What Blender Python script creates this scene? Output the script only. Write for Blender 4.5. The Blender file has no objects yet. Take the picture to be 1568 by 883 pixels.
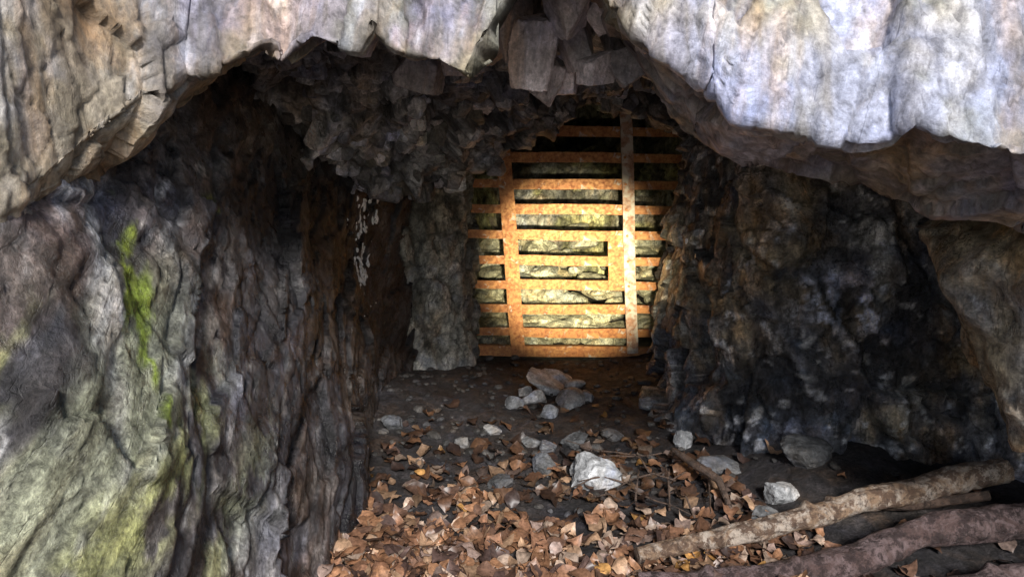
import bpy, math, random
import numpy as np
from mathutils import Vector, Matrix, Euler
random.seed(7); rng=np.random.default_rng(7)
scene=bpy.context.scene
M32=np.uint32
# ---------------------------------------------------------------- noise
def h3(ix,iy,iz,seed):
    with np.errstate(over='ignore'):
        h=(ix.astype(np.int64)*73856093 ^ iy.astype(np.int64)*19349663 ^ iz.astype(np.int64)*83492791 ^ (seed*2654435761)) & 0xffffffff
        h=h.astype(np.uint32)
        h^=h>>M32(16); h*=M32(0x85ebca6b); h^=h>>M32(13); h*=M32(0xc2b2ae35); h^=h>>M32(16)
    return h.astype(np.float64)/4294967296.0
def vnoise(P,seed=0):
    F=np.floor(P); f=P-F; I=F.astype(np.int64); f=f*f*(3-2*f); r=0
    for dx in (0,1):
        wx=f[:,0] if dx else 1-f[:,0]
        for dy in (0,1):
            wy=f[:,1] if dy else 1-f[:,1]
            for dz in (0,1):
                wz=f[:,2] if dz else 1-f[:,2]
                r=r+wx*wy*wz*h3(I[:,0]+dx,I[:,1]+dy,I[:,2]+dz,seed)
    return r*2-1
def fbm(P,octs=5,seed=0,gain=.5):
    a=1;s=0;t=0
    for o in range(octs):
        s=s+a*vnoise(P*(2.03**o)+o*7.3,seed+o); t+=a; a*=gain
    return s/t
def facet(P,seed=0,tilt=1.0):
    F=np.floor(P).astype(np.int64); n=len(P)
    d1=np.full(n,9.);d2=np.full(n,9.); val=np.zeros(n); ran=np.zeros(n)
    for dx in (-1,0,1):
        for dy in (-1,0,1):
            for dz in (-1,0,1):
                x=F[:,0]+dx;y=F[:,1]+dy;z=F[:,2]+dz
                a=h3(x,y,z,seed+11);b=h3(x,y,z,seed+12);c=h3(x,y,z,seed+13)
                D=P-np.stack([x+a,y+b,z+c],1)
                d=(D**2).sum(1)
                r=h3(x,y,z,seed+14)
                t=((b-.5)*D[:,0]+(c-.5)*D[:,1]+(a-.5)*D[:,2])*2*tilt
                near=d<d1
                d2=np.where(near,d1,np.minimum(d2,d))
                val=np.where(near,(r-.5)+t,val); ran=np.where(near,r,ran)
                d1=np.where(near,d,d1)
    return val,np.sqrt(d2)-np.sqrt(d1),ran
def sm(a,b,x):
    t=np.clip((x-a)/(b-a),0,1); return t*t*(3-2*t)
# ---------------------------------------------------------------- mesh helpers
def mesh_obj(name,V,F,mat,cols=None,smooth=True,parent=None):
    me=bpy.data.meshes.new(name); V=np.asarray(V,dtype=np.float32); F=np.asarray(F,dtype=np.int32)
    k=F.shape[1]
    me.vertices.add(len(V)); me.vertices.foreach_set('co',V.ravel())
    me.loops.add(F.size); me.loops.foreach_set('vertex_index',F.ravel())
    me.polygons.add(len(F)); me.polygons.foreach_set('loop_start',np.arange(0,F.size,k,dtype=np.int32))
    me.update(calc_edges=True)
    me.polygons.foreach_set('use_smooth',np.full(len(F),smooth)); 
    if cols is not None:
        at=me.color_attributes.new('Col','FLOAT_COLOR','POINT')
        c=np.ones((len(V),4),dtype=np.float32); c[:,:3]=np.clip(cols,0,1); at.data.foreach_set('color',c.ravel())
    me.validate(); me.update()
    me.materials.append(mat)
    o=bpy.data.objects.new(name,me); scene.collection.objects.link(o)
    if parent: o.parent=parent
    return o
def gridfaces(R,C):
    i=np.arange(R*C).reshape(R,C)
    return np.stack([i[:-1,:-1],i[:-1,1:],i[1:,1:],i[1:,:-1]],-1).reshape(-1,4)
def dens(net,axis,res,cap,smooth):
    net=np.moveaxis(net,axis,0); n=len(net); out=[]
    for i in range(n-1):
        L=np.median(np.linalg.norm(net[i+1]-net[i],axis=-1)); k=int(max(1,min(cap,math.ceil(L/res))))
        p0=net[max(i-1,0)];p1=net[i];p2=net[i+1];p3=net[min(i+2,n-1)]
        for j in range(k):
            t=j/k
            lin=p1*(1-t)+p2*t
            cr=.5*((2*p1)+(-p0+p2)*t+(2*p0-5*p1+4*p2-p3)*t*t+(-p0+3*p1-3*p2+p3)*t**3)
            out.append(lin*(1-smooth)+cr*smooth)
    out.append(net[-1]); return np.moveaxis(np.array(out),0,axis)
def gnorm(G):
    du=np.gradient(G,axis=0);dv=np.gradient(G,axis=1)
    n=np.cross(du,dv); return n/(np.linalg.norm(n,axis=-1,keepdims=True)+1e-9)
def rotm(ax,ay,az): return np.array(Euler((math.radians(ax),math.radians(ay),math.radians(az))).to_matrix())
def rock_disp(P,seed,A,amps,cells=(.38,.15,.06),warp=.05):
    Q=P@A.T; w=np.stack([fbm(P*3,3,seed+50+i) for i in range(3)],1)*warp
    h=0; edge=np.ones(len(P)); rans=[]
    for i,(c,a) in enumerate(zip(cells,amps)):
        v,e,r=facet((Q+w*(.6**i))/c,seed+20*i,.9); h=h+v*a; edge=np.minimum(edge,.35*(2-i)*.3+sm(0,.10,e)); rans.append(r)
    return h,edge,rans
# ---------------------------------------------------------------- materials
def newmat(name):
    m=bpy.data.materials.new(name); m.use_nodes=True; nt=m.node_tree; nt.nodes.clear()
    out=nt.nodes.new('ShaderNodeOutputMaterial'); b=nt.nodes.new('ShaderNodeBsdfPrincipled')
    nt.links.new(b.outputs[0],out.inputs[0]); return m,nt,b
def N(nt,t,**k):
    n=nt.nodes.new(t)
    for a,v in k.items(): setattr(n,a,v)
    return n
def noise(nt,vec,scale,detail=8,rough=.6,dist=0.):
    n=N(nt,'ShaderNodeTexNoise'); n.inputs['Scale'].default_value=scale; n.inputs['Detail'].default_value=detail
    n.inputs['Roughness'].default_value=rough; n.inputs['Distortion'].default_value=dist; nt.links.new(vec,n.inputs['Vector']); return n.outputs['Fac']
def mapr(nt,s,a,b,c,d):
    n=N(nt,'ShaderNodeMapRange'); nt.links.new(s,n.inputs[0])
    for i,v in enumerate((a,b,c,d)): n.inputs[i+1].default_value=v
    return n.outputs[0]
def math_(nt,op,a,b):
    n=N(nt,'ShaderNodeMath',operation=op)
    for i,x in enumerate((a,b)):
        if isinstance(x,(int,float)): n.inputs[i].default_value=x
        else: nt.links.new(x,n.inputs[i])
    return n.outputs[0]
def mix(nt,f,a,b,mode='MIX'):
    n=N(nt,'ShaderNodeMix',data_type='RGBA',blend_type=mode)
    for s,x in ((0,f),(6,a),(7,b)):
        if isinstance(x,(int,float)): n.inputs[s].default_value=x
        elif isinstance(x,tuple): n.inputs[s].default_value=(*x,1)
        else: nt.links.new(x,n.inputs[s])
    return n.outputs[2]
def rock_mat(name,rot=(0,0,0),stretch=(1,1,.15),rough=(.3,.8),bump=.9,streak=.6,speck=.5,gain=1.0,sbump=.5,dist=.02,hue_amt=.75,cool=(.84,.93,1.22),s_scale=22,mott=1.0,bscale=14,crack=.6,cscale=7):
    m,nt,b=newmat(name); tc=N(nt,'ShaderNodeTexCoord').outputs['Object']
    at=N(nt,'ShaderNodeAttribute'); at.attribute_name='Col'
    mp=N(nt,'ShaderNodeMapping'); mp.inputs['Rotation'].default_value=[math.radians(a) for a in rot]
    nt.links.new(tc,mp.inputs[0])
    mp2=N(nt,'ShaderNodeMapping'); mp2.inputs['Scale'].default_value=stretch; nt.links.new(mp.outputs[0],mp2.inputs[0])
    st=mp2.outputs[0]
    n1=noise(nt,tc,5,6,.65); n2=noise(nt,st,s_scale,6,.7,.4); n3=noise(nt,tc,75,5,.75); n4=noise(nt,tc,bscale,10,.78,.4)
    val=math_(nt,'MULTIPLY',mapr(nt,n1,.3,.7,1-.45*mott,1+.5*mott),mapr(nt,n2,.3,.7,1-streak*.75,1+streak))
    val=math_(nt,'MULTIPLY',val,mapr(nt,n3,.35,.65,1-speck*.6,1+speck))
    val=math_(nt,'MULTIPLY',val,mapr(nt,n4,.38,.62,(1-.5*mott)*gain,(1+.55*mott)*gain))
    nc=noise(nt,st,cscale,5,.6,.3)
    cr=mapr(nt,math_(nt,'ABSOLUTE',math_(nt,'SUBTRACT',nc,.5),0),0,.012,0,1)
    val=math_(nt,'MULTIPLY',val,mapr(nt,cr,0,1,1-crack,1))
    cc=N(nt,'ShaderNodeCombineColor'); 
    for i in range(3): nt.links.new(val,cc.inputs[i])
    col=mix(nt,1.0,at.outputs['Color'],cc.outputs[0],'MULTIPLY')
    hue=noise(nt,st,6,5,.6,.5)
    col=mix(nt,mapr(nt,hue,.5,.66,0,hue_amt),col,mix(nt,1.0,col,(1.5,1.05,.62),'MULTIPLY'))
    hue2=noise(nt,tc,4.3,5,.6,.5)
    col=mix(nt,mapr(nt,hue2,.5,.68,0,.8),col,mix(nt,1.0,col,cool,'MULTIPLY'))
    nt.links.new(col,b.inputs['Base Color'])
    nt.links.new(mapr(nt,noise(nt,tc,7,4,.7),.35,.65,rough[0],rough[1]),b.inputs['Roughness'])
    hgt=math_(nt,'ADD',math_(nt,'MULTIPLY',n4,1.0),math_(nt,'MULTIPLY',n2,sbump))
    hgt=math_(nt,'ADD',hgt,math_(nt,'MULTIPLY',n3,.4))
    hgt=math_(nt,'ADD',hgt,math_(nt,'MULTIPLY',cr,.35*crack))
    bp=N(nt,'ShaderNodeBump'); bp.inputs['Strength'].default_value=bump; bp.inputs['Distance'].default_value=dist
    nt.links.new(hgt,bp.inputs['Height']); nt.links.new(bp.outputs[0],b.inputs['Normal'])
    return m
m_left =rock_mat('rock_schist_left',rot=(54,0,0),stretch=(1,1,.22),rough=(.12,.5),streak=.55,sbump=.3,bump=.9,speck=.75,cool=(.9,.95,1.15),s_scale=14,bscale=20,dist=.014,hue_amt=.22,crack=.4)
m_right=rock_mat('rock_schist_right',rot=(0,12,0),stretch=(1,1,.35),rough=(.15,.55),sbump=.4,speck=.65,crack=.5,bscale=17)
m_slab =rock_mat('rock_slab',rot=(0,-8,0),stretch=(1,1,.08),rough=(.3,.6),streak=.40,speck=.4,bump=.7,sbump=.4,dist=.010,hue_amt=.6,mott=.6,s_scale=28,crack=.3,cscale=5)
m_ceil =rock_mat('rock_ceiling',rot=(0,15,10),stretch=(1,1,.3),rough=(.25,.6),streak=.4,hue_amt=.35,crack=.3)
m_tun  =rock_mat('rock_tunnel',rot=(0,0,0),stretch=(1,1,.35),rough=(.35,.8),streak=.5,hue_amt=.35)
m_stone=rock_mat('stone',stretch=(1,1,.6),rough=(.5,.85),streak=.25,speck=.4,bump=.6,dist=.01,hue_amt=.3,crack=.3)

def patch(name,net,mat,res,cap,smooth,seed,A,amps,cells,colfn,flip=1,big=0.05,fine=.006,dispmask=None,warp=.05,crack=.006):
    G=dens(dens(np.array(net,dtype=float),0,res,cap,smooth[0]),1,res,cap,smooth[1])
    R,C=G.shape[:2]; n=gnorm(G)*flip; P=G.reshape(-1,3)
    h,edge,rans=rock_disp(P,seed,A,amps,cells,warp)
    h=h+big*fbm(P*2.2,3,seed+90)+fine*fbm(P*28,4,seed+95)-crack*(1-edge)
    if dispmask is not None: h=h*dispmask(P)
    V=P+n.reshape(-1,3)*h[:,None]
    cols=colfn(V,h,edge,rans)
    return mesh_obj(name,V,gridfaces(R,C),mat,cols), V, n.reshape(-1,3)
def C3(*c): return np.array(c)[None,:]
def lerp(a,b,t): return a*(1-t[:,None])+b*t[:,None]

# ---------------------------------------------------------------- left wall
Ys=[-1.0,.3,1.2,2.0,2.8,3.5,4.0,4.55]; Zs=[-.25,.5,1.0,1.4,1.9,2.7]
XL=[[-1.5,-1.0,-.70,-.60,-.58,-.68,-.74,-.64],[-1.6,-1.1,-.80,-.72,-.69,-.76,-.77,-.64],[-1.7,-1.15,-.87,-.86,-.83,-.82,-.79,-.64],
    [-1.8,-1.25,-.98,-1.0,-.94,-.92,-.82,-.64],[-2.0,-1.4,-1.15,-1.2,-1.12,-1.05,-.9,-.68],[-2.2,-1.6,-1.4,-1.4,-1.25,-1.1,-1.0,-.8]]
net=[[(XL[r][c],Ys[c],Zs[r]) for c in range(8)] for r in range(6)]
A_left=np.diag([1,1.25,.6])@rotm(54,0,0)
def col_left(V,h,e,rr):
    n=len(V); Q=V@rotm(54,0,0).T*np.array([1,1,.3])
    a=fbm(Q*6,5,301); b=fbm(V*2.6,4,305); c=fbm(Q*9,4,309); f=fbm(Q*16,4,311,.6); g=fbm(V*9,5,315,.6); k=fbm(V*1.7,4,317); q=fbm(Q*26,3,319)
    col=np.repeat(C3(.062,.060,.072),n,0)
    col=lerp(col,C3(.125,.095,.072),sm(.0,.35,b)*.75)
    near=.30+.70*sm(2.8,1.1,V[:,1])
    col=lerp(col,C3(.24,.235,.245),sm(.02,.28,a)*.75*near)
    col=lerp(col,C3(.23,.215,.20),sm(.05,.35,k)*.5*near)
    col=lerp(col,C3(.50,.49,.48),sm(.14,.30,f)*sm(-.1,.15,g)*.8*near)
    col=lerp(col,C3(.025,.025,.03),sm(.08,.26,-g)*.8)
    col=lerp(col,C3(.03,.028,.03),sm(.10,.28,-f)*.6)
    col=lerp(col,C3(.15,.09,.055),sm(.14,.35,c)*.4)
    col=col*(.75+.5*rr[1])[:,None]
    y,z=V[:,1],V[:,2]
    s=sm(.17,.03,np.abs(z-(.92+.30*(y-1.4))+.16*b))*sm(2.1,1.5,y)*sm(-.25,.12,a+.15+.3*g)
    col=lerp(col,C3(.36,.37,.25),s*.8)
    s=sm(.14,.0,np.abs(z-(.70+.30*(y-1.4))+.12*c))*sm(2.2,1.5,y)*sm(-.15,.12,g+.4*q)
    col=lerp(col,C3(.33,.34,.13),s*.85)
    s=sm(.15,.0,np.abs(z-(.42+.25*(y-1.4))+.12*a))*sm(2.3,1.6,y)*sm(-.1,.15,g+.3*q)
    col=lerp(col,C3(.31,.33,.17),s*.75)
    s=sm(.10,.0,np.abs(z-(1.10+.30*(y-1.2))))*sm(1.5,1.2,y)*sm(-.1,.15,f)
    col=lerp(col,C3(.28,.28,.12),s*.7)
    col=lerp(col,C3(.44,.43,.39),sm(2.3,.6,np.abs((y-1.55)-(z-1.14)*.6)/.045+np.abs(z-1.14)/.19+1.3*f)*.9)
    d=np.abs((y-1.69)-(z-1.11)*.55)/.06+np.abs(z-1.11)/.17
    col=lerp(col,C3(.22,.29,.04),sm(1.6,.7,d+1.6*g+2.2*np.abs(f)+1.2*q)*.95)
    col=lerp(col,C3(.16,.20,.04),sm(.06,.02,np.abs(y-2.3))*sm(.05,.02,np.abs(z-1.27))*sm(-.1,.1,g))
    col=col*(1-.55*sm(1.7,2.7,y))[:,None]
    col=col*(1+1.3*sm(1.15,1.6,z)*sm(3.8,2.8,y))[:,None]  # upper wall colour lightened to offset the overhang's shadow
    return col*(.55+.45*e)[:,None]
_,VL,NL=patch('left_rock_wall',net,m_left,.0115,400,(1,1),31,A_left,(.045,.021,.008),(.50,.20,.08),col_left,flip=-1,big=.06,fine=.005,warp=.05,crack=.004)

# ---------------------------------------------------------------- right wall
plan=[(1.35,5.3,1,0),(1.02,4.75,1,0),(.90,4.1,1,.1),(.90,3.6,1,.2),(1.02,3.18,.7,.6),(1.45,3.02,.2,.9),(1.95,2.9,.2,.9),(2.3,2.4,1,.3),(2.35,1.5,1,0),(2.9,.3,1,0),(3.7,-1,1,0)]
zr=[-.25,.25,.6,.95,1.3,1.75,2.7]; off=[-.10,-.02,.0,.05,.12,.2,.35]
net=[[(p[0]+p[2]*o,p[1]+p[3]*o,z) for p in plan] for z,o in zip(zr,off)]
A_right=np.diag([1,1,.6])@rotm(10,18,0)
def col_right(V,h,e,rr):
    n=len(V); a=fbm(V*np.array([6,6,2.4]),5,401); b=fbm(V*3.1,4,405); c=fbm(V*7,4,409); g=fbm(V*19,4,411)
    x,y,z=V.T
    col=np.repeat(C3(.098,.10,.115),n,0)
    col=lerp(col,C3(.23,.18,.11),sm(-.02,.35,b)*.75)
    col=lerp(col,C3(.40,.40,.39),sm(.10,.4,a)*.65)
    col=lerp(col,C3(.08,.12,.18),sm(.1,.35,c)*.6*sm(1.2,.4,z))
    col=lerp(col,C3(.025,.025,.03),sm(.08,.3,-a)*.75)
    col=lerp(col,C3(.55,.55,.56),sm(.24,.38,g)*.65)
    col=lerp(col,C3(.60,.64,.80),sm(.24,.06,np.abs(x-1.38))*sm(.17,.05,np.abs(z-.80))*sm(-.02,.13,g)*.8)  # blue-white wet glints painted into the wall colour
    col=lerp(col,col*1.6+.02,sm(3.2,3.5,y)*sm(4.4,4.1,y)*.7)  # column before the gate painted lighter so it looks lit
    col=col*(1+.5*sm(.9,1.4,z))[:,None]  # upper part lightened in colour to make up for shade
    col=col*(.6+.8*rr[1])[:,None]
    return col*(.45+.55*e)[:,None]
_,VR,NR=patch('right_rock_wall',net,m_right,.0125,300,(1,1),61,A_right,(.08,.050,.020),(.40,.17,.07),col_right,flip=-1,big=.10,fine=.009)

# ---------------------------------------------------------------- tunnel + pillar round the gate
plan=[(-.9,4.25,-.1,0),(-.66,4.50,-.05,0),(-.45,4.58,-.03,.05),(-.24,4.78,-.06,0),(-.34,5.2,-.1,0),(-.4,6.0,0,0),(-.1,6.7,0,.3),(.5,6.8,0,.4),(1.2,6.6,0,.3),(1.5,5.8,0,0),(1.15,5.1,0,0)]
zr=[-.25,.3,.8,1.1,1.8,2.5]; off=[-.1,0,.05,.1,.15,.2]
net=[[(p[0]+p[2]*o*2,p[1]+p[3]*(o*3 if i<3 else (o*30-2 if p[1]>6.2 else o*3)),z) for p in plan] for i,(z,o) in enumerate(zip(zr,off))]
def col_tun(V,h,e,rr):
    n=len(V); a=fbm(V*np.array([6,6,2]),5,501); b=fbm(V*3.5,4,505); y=V[:,1]
    col=np.repeat(C3(.24,.235,.21),n,0); col=lerp(col,C3(.52,.51,.47),sm(-.05,.35,a)*.8); col=lerp(col,C3(.36,.36,.17),sm(-.1,.25,b)*.8*sm(4.9,5.3,y))
    col=lerp(col,C3(.08,.08,.07),sm(.1,.35,-a)*.7)
    col=lerp(col,col*.3,sm(1.0,1.3,V[:,2])*sm(4.9,5.3,y))  # shade high up behind the gate, painted into the rock colour
    return (col*(.6+.8*rr[1])[:,None])*(.45+.55*e)[:,None]
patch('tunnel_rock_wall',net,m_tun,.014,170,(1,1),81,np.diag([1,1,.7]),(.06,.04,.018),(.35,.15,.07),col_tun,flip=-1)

# ---------------------------------------------------------------- cliff with overhanging lip
E=[(-14,-1,-.5),(-6,-1.2,-.4),(-3,-.6,-.3),(-1.8,.2,.5),(-1.3,.9,1.05),(-.94,1.3,1.33),(-.90,1.6,1.47),(-.79,1.85,1.64),(-.70,1.88,1.655),(-.62,1.9,1.70),(-.57,1.9,1.665),(-.53,1.9,1.70),(-.49,1.9,1.725),
(-.43,1.87,1.70),(-.37,1.85,1.69),(-.335,1.85,1.755),(-.30,1.83,1.72),(-.25,1.8,1.675),(-.17,1.77,1.66),(-.10,1.75,1.615),(-.06,1.75,1.66),(-.035,1.75,1.70),(.02,1.8,1.80),(.12,1.85,1.87),(.21,1.75,1.80),(.26,1.7,1.72),(.30,1.65,1.665),(.36,1.62,1.64),(.43,1.6,1.60),
(.46,1.55,1.53),(.56,1.52,1.51),(.67,1.5,1.48),(.74,1.48,1.485),(.77,1.45,1.525),(.85,1.42,1.48),(.95,1.4,1.455),(1.3,1.35,1.36),(1.9,1.2,1.1),(2.6,.6,.5),(3.5,0,-.4),(6,-.6,-.5),(14,-1,-.6)]
low={.30:(.45,2.2,1.55),.36:(.5,2.2,1.50),.43:(.56,2.2,1.46),.46:(.62,2.2,1.42),.56:(.73,2.17,1.41),.67:(.85,2.15,1.40),.74:(.95,2.1,1.385),.77:(1.0,2.05,1.35),.85:(1.08,1.95,1.29),.95:(1.2,1.85,1.27),1.3:(1.5,1.8,1.15),1.9:(2.1,1.6,.95),2.6:(2.7,1,.4)}
rows=[[] for _ in range(9)]
for (x,y,z) in E:
    f=0 if abs(x)>10 else (.55 if abs(x)>5 else 1)
    rows[0].append((x,32,-3)); rows[1].append((x,14,6*f-1)); rows[2].append((x,3.4,5.2*f-.5))
    rows[3].append((x,y+.45,max(2.6*f,z))); rows[4].append((x,y+.05,z+.15*f)); rows[5].append((x,y,z))
    if x in low:
        l=low[x]; rows[6].append(((x*2+l[0])/3,y+.16,z+.005)); rows[7].append(l); rows[8].append((l[0],l[1]+.9,l[2]+.45))
    else:
        rows[6].append((x,y+.14,z+.015*f)); rows[7].append((x,y+.55,z+.14*f)); rows[8].append((x,y+1.3,max(z,2.05*f)))
A_slab=np.diag([1.1,.8,.40])@rotm(0,-10,0)
def col_cliff(V,h,e,rr):
    n=len(V); x=V[:,0]; a=fbm(V*np.array([9,4,2.2]),5,601); b=fbm(V*3.3,4,605); c=fbm(V*np.array([14,8,5]),4,609); g=fbm(V*6,5,611); s=fbm(V*np.array([40,6,3]),4,615)
    col=np.repeat(C3(.27,.245,.27),n,0)
    col=lerp(col,C3(.335,.355,.46),sm(.25,.45,x)*sm(-.7,.0,b)*.95)
    col=lerp(col,C3(.36,.31,.19),sm(.05,.35,b)*.7)
    col=lerp(col,C3(.13,.115,.13),sm(.06,.35,a)*(.35+.45*sm(.5,.2,x)))
    col=lerp(col,C3(.24,.24,.15),sm(.08,.3,g)*.5)
    col=lerp(col,C3(.17,.15,.12),sm(.10,.28,s)*.5)
    col=lerp(col,C3(.32,.27,.19),sm(-.70,-.9,x+.08*a)*.85)
    col=lerp(col,C3(.58,.57,.58),sm(.15,.4,c)*.5)
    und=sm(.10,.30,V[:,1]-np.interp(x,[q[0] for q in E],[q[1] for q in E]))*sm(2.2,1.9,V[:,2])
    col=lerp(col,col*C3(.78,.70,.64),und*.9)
    return (col*(.75+.5*rr[1])[:,None])*(.6+.4*e)[:,None]
def dm(P): return sm(14,5,np.abs(P[:,0]))*.9+.1
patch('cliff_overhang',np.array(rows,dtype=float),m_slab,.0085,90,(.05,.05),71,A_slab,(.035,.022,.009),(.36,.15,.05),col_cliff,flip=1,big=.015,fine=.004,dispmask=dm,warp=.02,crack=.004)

# ---------------------------------------------------------------- inner ceiling
cx=[-1.3,-1.05,-.85,-.6,-.35,-.15,.15,.5,.78,.98,1.25,1.6]; ez=[1.10,1.13,1.16,1.18,1.22,1.33,1.50,1.64,1.58,1.38,1.2,1.1]; ey=[3.8,3.8,3.8,3.85,3.95,4.15,4.25,4.35,4.2,4.0,3.9,3.9]
net=[[(x,2.0,2.05) for x in cx],[(x,2.6,1.92) for x in cx],[(x,3.35,min(z+.38,1.82)) for x,z in zip(cx,ez)],[(x,y-.12,z+.12) for x,y,z in zip(cx,ey,ez)],[(x,y,z) for x,y,z in zip(cx,ey,ez)],[(x,y+.30,z+.10) for x,y,z in zip(cx,ey,ez)],[(x,5.2,1.75) for x in cx],[(x,9.3,1.6) for x in cx]]
def col_ceil(V,h,e,rr):
    n=len(V); a=fbm(V*6,5,701); b=fbm(V*3.5,4,705)
    col=np.repeat(C3(.22,.22,.23),n,0); col=lerp(col,C3(.44,.44,.46),sm(0,.35,a)*.8); col=lerp(col,C3(.24,.18,.12),sm(.1,.35,b)*.6)
    col=lerp(col,col*.3,sm(4.7,5.2,V[:,1]))  # ceiling past the gate darkened: shade put into its colour
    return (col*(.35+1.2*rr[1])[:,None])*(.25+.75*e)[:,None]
A_ceil=np.diag([1.2,1,.8])@rotm(20,20,10)
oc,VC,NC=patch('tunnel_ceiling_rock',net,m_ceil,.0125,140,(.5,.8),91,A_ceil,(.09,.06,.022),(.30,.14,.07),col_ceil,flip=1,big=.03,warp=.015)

# ---------------------------------------------------------------- polyhedral rocks
import bmesh
_ico={}
def ico(s):
    if s not in _ico:
        bm=bmesh.new(); bmesh.ops.create_icosphere(bm,subdivisions=s,radius=1); 
        v=np.array([x.co[:] for x in bm.verts]); f=np.array([[q.index for q in x.verts] for x in bm.faces]); bm.free(); _ico[s]=(v/np.linalg.norm(v,axis=1,keepdims=True),f)
    return _ico[s]
def rock(size,rot,loc,seed,sub=4,planes=15,rough=.03,boxy=True,jit=.12):
    r=np.random.default_rng(seed); v,f=ico(sub)
    nn=r.normal(size=(planes,3))
    if boxy: nn=np.concatenate([nn,np.eye(3),-np.eye(3)]); nn+=r.normal(size=nn.shape)*jit
    nn/=np.linalg.norm(nn,axis=1,keepdims=True)
    hh=r.uniform(.70,1.0,len(nn)); d=v@nn.T
    rad=np.min(np.where(d>.05,hh/np.maximum(d,.05),9),axis=1)
    V=v*np.minimum(rad,1.4 if boxy else 1.15)[:,None]
    V=V*(1+rough*fbm(V*3+seed,3,seed)[:,None]+rough*.4*vnoise(V*9+seed,seed)[:,None])
    V=V*np.array(size)[None,:]@rotm(*rot).T+np.array(loc)
    return V,f
def rocks_mesh(name,lst,mat,smooth=False):
    Vs=[];Fs=[];Cs=[];o=0
    for (V,f,c) in lst:
        Vs.append(V);Fs.append(f+o);o+=len(V)
        cc=np.repeat(np.array(c)[None,:],len(V),0)*(1+.3*fbm(V*12,3,5)[:,None]); Cs.append(cc)
    return mesh_obj(name,np.concatenate(Vs),np.concatenate(Fs),mat,np.concatenate(Cs),smooth)
L=[]
sel=np.where((VC[:,1]>2.7)&(VC[:,1]<4.3)&(np.abs(VC[:,0])<1.0)&(VC[:,2]<1.95))[0]
for i in range(360):
    k=rng.choice(sel); p=VC[k]+np.array([0,.015,.015]); s=rng.uniform(.022,.062)
    g=rng.uniform(.10,.36)+(.24 if rng.random()<.18 else 0); c=(g,g*rng.uniform(.95,1.0),g*rng.uniform(.92,1.12))
    V,f=rock((s*rng.uniform(.7,1.3),s*rng.uniform(.7,1.1),s*rng.uniform(.7,1.15)),(rng.normal()*12+8,rng.normal()*12+10,rng.normal()*22),p,1000+i,3,2,.02); L.append((V,f,c))
rocks_mesh('fractured_ceiling_block',L,m_ceil)
L=[]
for i,(x,y,z,a,b,c_,ry,g) in enumerate([(.08,2.28,1.73,.07,.06,.12,14,.42),(.0,2.35,1.80,.06,.05,.10,5,.33),(.19,2.38,1.79,.06,.06,.10,-18,.36),(.255,2.33,1.685,.055,.05,.05,-10,.50),(.16,2.2,1.86,.06,.05,.10,-22,.30),
   (.11,2.42,1.65,.045,.05,.075,22,.36),(-.07,2.4,1.80,.07,.05,.10,10,.24),(.33,2.4,1.80,.07,.05,.10,-8,.16),(.25,2.25,1.84,.045,.05,.08,-30,.40),(.42,2.4,1.75,.09,.07,.11,10,.15),(-.16,2.5,1.76,.08,.06,.09,5,.22),(.17,2.48,1.66,.05,.05,.06,0,.40),(.55,2.5,1.70,.09,.08,.12,15,.13),(-.3,2.6,1.72,.09,.07,.09,8,.2),(.36,2.3,1.70,.05,.05,.06,-20,.2)]):
    V,f=rock((a,b,c_),(8,ry,rng.uniform(-35,35)),(x,y,z),2000+i,5,5,.06); L.append((V,f,(g*1.25,g*1.13,g*1.18)))
rocks_mesh('hanging_rock',L,m_slab)
V,f=rock((.52,.42,.56),(0,-18,0),(1.83,2.22,1.07),3001,6,14,.10,False)
h,e,rr=rock_disp(V,3,A_right,(.04,.02,.006),warp=.02); nrm=V-np.array([1.83,2.2,1.07]); nrm/=np.linalg.norm(nrm,axis=1,keepdims=True); V=V+nrm*h[:,None]
cc=lerp(np.repeat(C3(.31,.26,.18),len(V),0),C3(.34,.33,.32),sm(-.1,.3,fbm(V*4,4,33)))
mesh_obj('right_rock_buttress',V,f,m_right,cc*(.6+.4*e)[:,None],True)
# white slivers on the wall: wet highlights modelled as pale colour
m,nt,b=newmat('painted_glint'); tc=N(nt,'ShaderNodeTexCoord').outputs['Object']
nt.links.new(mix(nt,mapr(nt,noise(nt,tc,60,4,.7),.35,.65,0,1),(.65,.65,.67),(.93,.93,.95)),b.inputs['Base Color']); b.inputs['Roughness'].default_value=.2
L=[]
def glint_slivers(VV,cond,count,s,seed,ext):
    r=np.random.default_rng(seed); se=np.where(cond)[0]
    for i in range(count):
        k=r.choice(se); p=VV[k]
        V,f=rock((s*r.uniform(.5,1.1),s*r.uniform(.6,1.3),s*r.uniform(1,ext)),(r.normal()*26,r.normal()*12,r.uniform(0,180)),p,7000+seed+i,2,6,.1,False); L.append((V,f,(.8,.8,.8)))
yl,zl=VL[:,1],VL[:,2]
glint_slivers(VL,(np.abs(yl-3.95)<.15)&(zl>.95)&(zl<1.17),34,.0085,1,4.0)
glint_slivers(VL,(np.abs(yl-3.88)<.17)&(zl>.70)&(zl<.90),46,.0085,40,4)
glint_slivers(VL,(yl>3.6)&(yl<4.2)&(zl>.5)&(zl<1.3),16,.005,90,3)
rocks_mesh('painted_glint_slivers',L,m,True)

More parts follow.
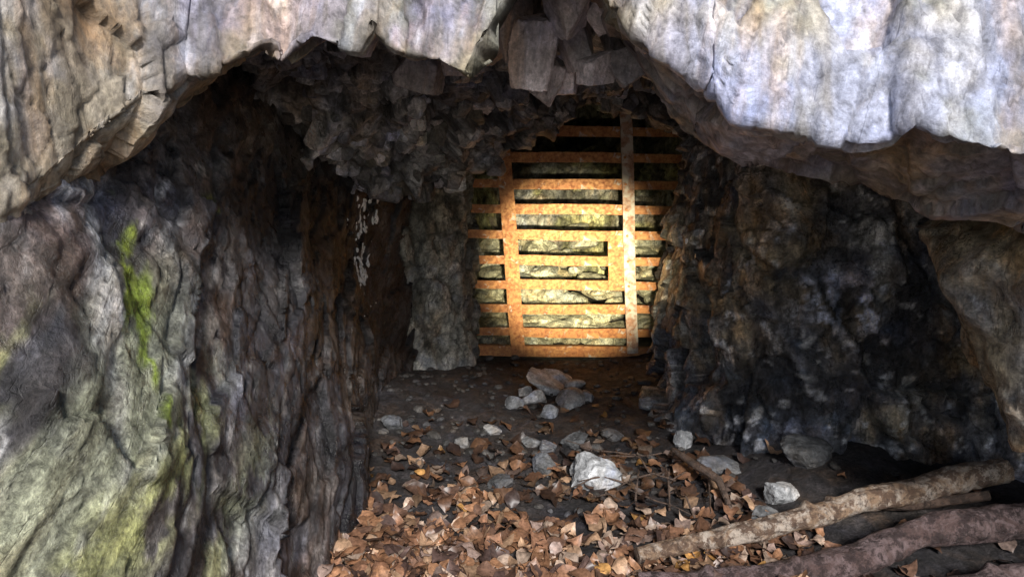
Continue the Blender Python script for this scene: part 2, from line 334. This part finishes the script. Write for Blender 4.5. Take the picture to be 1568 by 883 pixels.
# ---------------------------------------------------------------- ground
def gz(P):
    x,y=P[:,0],P[:,1]; Q=np.stack([x,y,x*0],1)
    z=.035*fbm(Q*1.7,4,801)+.012*fbm(Q*9,4,803)
    z=z+.16*sm(.75,1.5,x)*sm(2.2,3.0,y)*sm(8,5,y)+.05*sm(-.35,-.8,x)*sm(8,5,y)
    z=z+.07*sm(5.0,5.8,y)
    return z
xs=np.concatenate([[-80,-40,-20,-10,-5,-2.5],np.linspace(-1.5,2.7,300),[3.5,6,10,20,40,80]]); ys=np.concatenate([[-80,-40,-20,-10,-4,-1.5],np.linspace(-.2,7.2,440),[9,14,25,50,80]])
GX,GY=np.meshgrid(xs,ys); P=np.stack([GX.ravel(),GY.ravel(),GX.ravel()*0],1); P[:,2]=gz(P)+.012*fbm(P*26,4,810,.6)
b=fbm(P*3,4,811); gc=lerp(np.repeat(C3(.024,.021,.022),len(P),0),C3(.046,.038,.034),sm(0,.4,b))
mg=rock_mat('soil',stretch=(1,1,1),rough=(.5,.95),streak=.3,speck=.7,bump=1,crack=0,bscale=22)
mesh_obj('ground',P,gridfaces(len(ys),len(xs)),mg,gc)
def gh(x,y): return float(gz(np.array([[x,y,0.]]))[0])

# ---------------------------------------------------------------- stones on the floor
S=[(.37,2.97,.105,.09,.085,.30,20),(.31,3.06,.05,.05,.05,.28,60),(.24,4.15,.17,.10,.035,.42,5),(.27,4.32,.12,.08,.05,.44,30),(.14,4.0,.07,.06,.04,.34,10),(.33,3.95,.10,.07,.05,.22,50),(.02,3.9,.05,.04,.05,.24,0),
(.20,3.75,.05,.04,.04,.24,0),(.42,4.0,.06,.05,.03,.18,0),(-.10,3.55,.045,.035,.03,.24,0),(-.25,3.4,.04,.03,.03,.13,0),(.10,3.4,.05,.035,.03,.12,0),(.17,3.3,.045,.045,.035,.12,0),(.74,3.85,.05,.045,.045,.28,0),
(.83,3.35,.045,.04,.05,.36,0),(-.6,3.5,.06,.04,.04,.08,0),(.30,3.35,.06,.05,.05,.10,0),(.14,3.10,.06,.05,.06,.09,0),(1.08,2.72,.075,.06,.045,.28,12),(.98,2.62,.05,.045,.03,.14,0),
(.93,3.05,.11,.07,.04,.09,0),(.5,3.45,.05,.04,.03,.10,0),(-.05,2.95,.05,.045,.04,.08,0),(1.25,2.95,.10,.08,.07,.09,0),(.08,4.12,.05,.04,.035,.3,0),(.38,4.2,.06,.04,.03,.3,0)]
for i,(x,y,a,b_,c_,g,rz) in enumerate(S):
    V,f=rock((a,b_,c_),(rng.normal()*12,rng.normal()*12,rz+rng.uniform(-20,20)),(0,0,0),4400+i,4,9,.10,i%2==0,.3)
    V=V+np.array([x,y,gh(x,y)+c_*.4]); V[:,2]=np.maximum(V[:,2],gh(x,y)-.03)
    rocks_mesh('stone',[(V,f,(g*.97,g*.99,g*1.02))],m_stone)
L=[]
for i in range(560):
    y=rng.uniform(2.7,4.85); x=rng.uniform(-.75,.95) if rng.random()<.8 else rng.uniform(.8,2.0)
    s=rng.uniform(.005,.020)*(1 if rng.random()<.92 else 1.7); g=rng.uniform(.025,.07)
    V,f=rock((s*1.3,s,s*.7),(rng.uniform(-20,20),0,rng.uniform(0,180)),(x,y,gh(x,y)+s*.25),5000+i,2,10,.03,False); L.append((V,f,(g,g*.93,g*.87)))
rocks_mesh('gravel',L,m_stone)
L=[]
for i in range(300):
    y=rng.uniform(5.15,6.7); x=rng.uniform(-.3,1.35); s=rng.uniform(.03,.11); g=rng.uniform(.3,.55)
    V,f=rock((s*1.4,s,s*.6),(rng.uniform(-20,20),rng.uniform(-15,15),rng.uniform(0,180)),(x,y,gh(x,y)+max(0,(y-5.5))*.5*rng.uniform(.4,1)),6000+i,3,10,.04,False); L.append((V,f,(g,g*.98,g*.74)))
rocks_mesh('rubble_pile',L,m_tun)

# ---------------------------------------------------------------- gate
root=bpy.data.objects.new('iron_gate',None); scene.collection.objects.link(root)
def rust(name,c1,c2,c3,worn):
    m,nt,b=newmat(name); tc=N(nt,'ShaderNodeTexCoord').outputs['Object']
    n1=noise(nt,tc,9,8,.7); n2=noise(nt,tc,45,8,.7); n3=noise(nt,tc,16,6,.6,.5)
    c=mix(nt,mapr(nt,n1,.35,.65,0,1),c1,c2); c=mix(nt,mapr(nt,n2,.43,.66,0,.9),c,c3); c=mix(nt,mapr(nt,n3,.62-worn*.2,.7-worn*.15,0,.85),c,(.55,.52,.48))
    nt.links.new(c,b.inputs['Base Color']); nt.links.new(mapr(nt,n2,.3,.7,.4,.8),b.inputs['Roughness']); b.inputs['Metallic'].default_value=.15
    bp=N(nt,'ShaderNodeBump'); bp.inputs['Strength'].default_value=.5; bp.inputs['Distance'].default_value=.004; nt.links.new(n2,bp.inputs['Height']); nt.links.new(bp.outputs[0],b.inputs['Normal'])
    return m
m_r=rust('rusty_steel',(.42,.15,.05),(.56,.28,.10),(.20,.065,.03),0); m_w=rust('worn_rusty_steel',(.40,.20,.12),(.48,.34,.27),(.22,.10,.06),.8)
def bar(name,p,q,w,t,mat):
    p=Vector(p);q=Vector(q); d=(q-p); Lh=d.length; n=14
    bm=bmesh.new(); bmesh.ops.create_cube(bm,size=1)
    bmesh.ops.scale(bm,vec=(Lh,t,w),verts=bm.verts)
    ed=[e for e in bm.edges if abs((e.verts[0].co-e.verts[1].co).x)>Lh*.5]
    bmesh.ops.subdivide_edges(bm,edges=ed,cuts=n)
    bmesh.ops.bevel(bm,geom=[e for e in bm.edges if e.calc_face_angle(0)>1],offset=.003,segments=2,affect='EDGES')
    s=random.random()*50
    for v in bm.verts:
        v.co.z+=.003*math.sin(v.co.x*5+s)+.0012*math.sin(v.co.x*23+s*3); v.co.y+=.002*math.sin(v.co.x*7+s)
    me=bpy.data.meshes.new(name); bm.to_mesh(me); bm.free(); me.materials.append(mat)
    x=d.normalized(); up=Vector((0,-1,0)); z=x.cross(up).normalized(); y=z.cross(x)
    mt=Matrix((x,y,z)).transposed().to_4x4(); mt.translation=(p+q)/2
    o=bpy.data.objects.new(name,me); scene.collection.objects.link(o); o.matrix_world=mt; o.parent=root; return o
GYd=4.86
for i,z in enumerate([.165,.33,.495,.66,.83,1.0,1.165,1.335,1.50]):
    t=z/1.5; xl=.03-.09*t; xr=.80-.08*t
    bar('crossbar_%d'%(i+1),(xl-.33+random.uniform(-.02,.02),GYd,z+.004),(xr+.38,GYd,z-.012),.056,.012,m_r)
    bar('door_slat_%d'%(i+1),(xl,GYd-.016,z+.002+random.uniform(-.003,.003)),(xr,GYd-.016,z-.004+random.uniform(-.003,.003)),.066,.012,m_r)
bar('bottom_rail',(-.25,GYd-.01,.045),(1.08,GYd-.01,.02),.075,.04,m_r)
bar('post_hinge',(.045,GYd-.045,.03),(-.075,GYd-.045,1.62),.095,.03,m_r)
bar('post_latch',(.815,GYd-.045,.03),(.715,GYd-.045,1.72),.075,.03,m_w)
bar('lock_plate',(.705,GYd-.034,.48),(.69,GYd-.034,.83),.115,.012,m_r)
for z in [.165,.33,.495,.66,.83,1.0,1.165,1.335]:
    t=z/1.5
    for x in (.034-.115*t,.806-.095*t):
        bm=bmesh.new(); bmesh.ops.create_cone(bm,segments=6,radius1=.010,radius2=.008,depth=.012,cap_ends=True)
        me=bpy.data.meshes.new('bolt'); bm.to_mesh(me); bm.free(); me.materials.append(m_r); o=bpy.data.objects.new('bolt',me); scene.collection.objects.link(o); o.location=(x,GYd-.065,z); o.rotation_euler=(math.pi/2,0,0); o.parent=root

# ---------------------------------------------------------------- leaves
def leaves(name,n,fn,seed,dark=1.0):
    r=np.random.default_rng(seed); Vs=[];Cs=[]; Fs=[]
    prof=[0,.42,.74,.94,1,.92,.70,.36,0]; K=len(prof)
    pal=np.array([(.32,.165,.09),(.42,.265,.165),(.24,.125,.075),(.145,.082,.056),(.46,.34,.26),(.08,.05,.042),(.35,.25,.21),(.45,.24,.08)])
    for i in range(n):
        x,y,lift=fn(r); L_=r.uniform(.045,.105); W=L_*r.uniform(.30,.43); fold=r.uniform(.0,.3)*r.choice([-1,1]); curl=r.uniform(-.8,1.1); tw=r.uniform(-1.0,1.0); bend=r.uniform(-.25,.25); wav=r.uniform(0,6.28)
        P=[]
        for j,p in enumerate(prof):
            s=j/(K-1)-.5; w=p*W*(1+.07*r.normal()*(0<j<K-1)); zc=curl*L_*(s*s-.08)*1.6
            for k in (-1,-.5,0,.5,1):
                P.append((s*L_, k*w+bend*L_*(s*s), zc+abs(k)**1.6*w*fold+k*w*s*tw*1.6+(L_*.05*math.sin(s*14+wav+k) if abs(k)==1 else 0)))
        P=np.array(P)@rotm(r.normal()*18,r.normal()*16,r.uniform(0,360)).T
        P+=np.array([x,y,0]); P[:,2]+=gh(x,y)+.006+lift-min(0,P[:,2].min())*.7
        c=pal[r.choice(len(pal),p=[.16,.14,.18,.19,.09,.15,.07,.02])]*r.uniform(.45,1.2)*dark
        cc=np.repeat(c[None,:],len(P),0); cc[2::5]*=1.3; cc*=(1+.12*r.normal(size=(len(P),1)))
        o=i*K*5; idx=np.arange(K*5).reshape(K,5)+o
        Fs.append(np.stack([idx[:-1,:-1],idx[:-1,1:],idx[1:,1:],idx[1:,:-1]],-1).reshape(-1,4)); Vs.append(P); Cs.append(cc)
    m,nt,b=newmat(name+'_mat'); at=N(nt,'ShaderNodeAttribute'); at.attribute_name='Col'; tc=N(nt,'ShaderNodeTexCoord').outputs['Object']
    n1=noise(nt,tc,90,5,.7); g=mapr(nt,n1,.3,.7,.5,1.4); cc_=N(nt,'ShaderNodeCombineColor')
    for k in range(3): nt.links.new(g,cc_.inputs[k])
    nt.links.new(mix(nt,1.0,at.outputs['Color'],cc_.outputs[0],'MULTIPLY'),b.inputs['Base Color']); b.inputs['Roughness'].default_value=.42
    return mesh_obj(name,np.concatenate(Vs),np.concatenate(Fs),m,np.concatenate(Cs),True)
def lf(r):
    while True:
        x=r.uniform(-.85,1.9); y=r.uniform(.6,3.3)
        dens_=1-sm(2.15,2.95,np.array([y+.12*math.sin(x*5)+.10*math.sin(x*13+y*9)+.35*max(0,x-.5)]))[0]
        if x>1.0: dens_*=.3
        if r.random()<dens_+.012: return x,y,abs(r.normal())*.02*(dens_)
leaves('fallen_leaves',7000,lf,3)
def lf2(r): return r.uniform(-.7,.95),2.8+abs(r.normal())*.42,0
leaves('scattered_leaves',300,lf2,4,.40)

# ---------------------------------------------------------------- branches
def bark(name,c1,c2,c3):
    m,nt,b=newmat(name); tc=N(nt,'ShaderNodeTexCoord').outputs['Object']
    n1=noise(nt,tc,9,8,.75,.6); n2=noise(nt,tc,55,6,.75); n3=noise(nt,tc,22,8,.75,.3)
    c=mix(nt,mapr(nt,n1,.44,.56,0,1),c1,c2); c=mix(nt,mapr(nt,n3,.49,.55,0,.95),c,c3); c=mix(nt,mapr(nt,n2,.5,.65,0,.75),c,(.035,.025,.022))
    nt.links.new(c,b.inputs['Base Color']); b.inputs['Roughness'].default_value=.4
    bp=N(nt,'ShaderNodeBump'); bp.inputs['Strength'].default_value=1; bp.inputs['Distance'].default_value=.014; nt.links.new(math_(nt,'ADD',n2,n3),bp.inputs['Height']); nt.links.new(bp.outputs[0],b.inputs['Normal']); return m
m_b1=bark('bark_pale',(.30,.20,.13),(.52,.44,.37),(.13,.08,.055)); m_b2=bark('bark_dark',(.11,.07,.065),(.20,.145,.145),(.045,.03,.03)); 
m_tw=bark('twig_bark',(.12,.08,.06),(.18,.12,.09),(.07,.05,.04))
def branch(name,pts,radii,mat,seg=200,ns=36,knots=4,seed=0,wob=.012,parent=None):
    pts=np.array(pts,dtype=float); r=np.random.default_rng(seed); t=np.linspace(0,len(pts)-1,seg); c=np.stack([np.interp(t,range(len(pts)),pts[:,k]) for k in range(3)],1)
    for _ in range(int(seg*.06)): c[1:-1]=(c[:-2]+c[2:]+2*c[1:-1])/4
    s=np.cumsum(np.r_[0,np.linalg.norm(np.diff(c,axis=0),axis=1)])
    for k in (0,1,2): c[:,k]+=wob*fbm(np.stack([s*4,s*0+k*9,s*0+seed],1),3,seed)
    rad=np.interp(np.linspace(0,1,seg),np.linspace(0,1,len(radii)),radii)
    kn=r.uniform(.08,.92,knots)*s[-1]; ka=r.uniform(0,6.28,knots)
    T=np.gradient(c,axis=0); T/=np.linalg.norm(T,axis=1,keepdims=True); U=np.cross(T,[0,0,1]); U/=np.linalg.norm(U,axis=1,keepdims=True); W=np.cross(U,T)
    th=np.linspace(0,2*np.pi,ns,endpoint=False); V=[]
    for i in range(seg):
        rr=np.full(ns,rad[i]); rr*=1+.16*vnoise(np.stack([np.cos(th)*1.6,np.sin(th)*1.6,np.full(ns,s[i]*9)],1),seed)+.09*vnoise(np.stack([np.cos(th)*5,np.sin(th)*5,np.full(ns,s[i]*40)],1),seed+1)
        for a,b_ in zip(kn,ka): rr+=rad[i]*.5*np.exp(-((s[i]-a)/(rad[i]*.5+1e-4))**2)*np.exp(-((np.angle(np.exp(1j*(th-b_))))/.5)**2)
        V.append(c[i]+rr[:,None]*(np.cos(th)[:,None]*U[i]+np.sin(th)[:,None]*W[i]))
    V=np.concatenate(V); i=np.arange(seg*ns).reshape(seg,ns); j=np.roll(i,-1,1)
    F=np.stack([i[:-1],j[:-1],j[1:],i[1:]],-1).reshape(-1,4)
    V=np.concatenate([V,[c[0]-T[0]*.002,c[-1]+T[-1]*.002]]); a,b_=seg*ns,seg*ns+1
    o=mesh_obj(name,V,F,mat,None,True,parent)
    me=o.data; bm=bmesh.new(); bm.from_mesh(me); bm.verts.ensure_lookup_table()
    for k in range(ns):
        bm.faces.new([bm.verts[a],bm.verts[int(j[0,k])],bm.verts[int(i[0,k])]]); bm.faces.new([bm.verts[b_],bm.verts[int(i[-1,k])],bm.verts[int(j[-1,k])]])
    bm.to_mesh(me); bm.free(); return o
branch('fallen_branch',[(.45,2.36,.045),(.75,2.42,.07),(1.0,2.45,.11),(1.15,2.47,.15),(1.35,2.53,.175),(1.6,2.58,.195),(1.88,2.62,.24)],[.028,.036,.040,.042,.046,.049],m_b1,seed=1,knots=7,wob=.022)
branch('fallen_branch',[(.42,2.20,.02),(.8,2.23,.035),(1.1,2.26,.075),(1.5,2.36,.135),(2.0,2.42,.165)],[.036,.046,.050,.055,.055],m_b2,seed=2,knots=5,wob=.02)
branch('fallen_branch',[(1.2,2.60,.10),(1.5,2.55,.12),(1.75,2.5,.19)],[.015,.02,.018],m_tw,seed=3)
branch('fallen_branch',[(1.2,2.06,.04),(1.6,2.15,.07),(2.1,2.2,.10)],[.045,.045,.05],m_b2,seed=6)
branch('stick',[(.72,3.1,.10),(.80,2.95,.09),(.86,2.82,.09),(.86,2.68,.03)],[.012,.02,.016,.010],m_tw,seed=4,seg=60,ns=12)
for k in range(16):
    x=rng.uniform(.35,.95);y=rng.uniform(2.6,3.2);a=rng.uniform(0,6.28);l=rng.uniform(.12,.34)
    z=gh(x,y)+.03
    branch('twig',[(x,y,z),(x+math.cos(a)*l*.5,y+math.sin(a)*l*.5,z+rng.uniform(0,.05)),(x+math.cos(a)*l,y+math.sin(a)*l,z+rng.uniform(0,.06))],[.0045,.0035,.002],m_tw,seed=20+k,seg=26,ns=7,wob=.02,knots=0)

# ---------------------------------------------------------------- light, sky, camera
el,az=math.radians(36),math.radians(9)   # sun behind the photographer, a little to the right
d=Vector((-math.sin(az)*math.cos(el),math.cos(az)*math.cos(el),-math.sin(el)))
sl=bpy.data.lights.new('sun','SUN'); sl.energy=5.0; sl.angle=math.radians(12); sl.color=(1,.97,.93)
so=bpy.data.objects.new('sun',sl); scene.collection.objects.link(so); so.rotation_euler=d.to_track_quat('-Z','Y').to_euler(); so.location=(2,-8,6)
w=bpy.data.worlds.new('World'); scene.world=w; w.use_nodes=True; nt=w.node_tree; bg=nt.nodes['Background']
sk=nt.nodes.new('ShaderNodeTexSky'); sk.sky_type='NISHITA'; sk.sun_disc=False; sk.sun_elevation=el; sk.sun_rotation=math.pi-az
nt.links.new(sk.outputs[0],bg.inputs[0]); bg.inputs[1].default_value=.15
# hand torch held beside the photographer: the pool of warm light on the gate
tl=bpy.data.lights.new('hand_torch','SPOT'); tl.energy=4200; tl.spot_size=math.radians(16.5); tl.spot_blend=1.0; tl.shadow_soft_size=.02; tl.color=(1,.87,.55)
to=bpy.data.objects.new('hand_torch',tl); scene.collection.objects.link(to); to.location=(.12,.1,1.38); to.rotation_euler=(Vector((.42,4.85,.62))-to.location).to_track_quat('-Z','Y').to_euler()
cam=bpy.data.cameras.new('camera'); cam.lens=26; cam.sensor_width=36; cam.clip_start=.02; cam.clip_end=500
co=bpy.data.objects.new('camera',cam); scene.collection.objects.link(co); co.location=(0,0,1.5); co.rotation_euler=(math.radians(78),0,0); scene.camera=co
scene.view_settings.view_transform='Standard'; scene.view_settings.look='None'; scene.view_settings.exposure=0
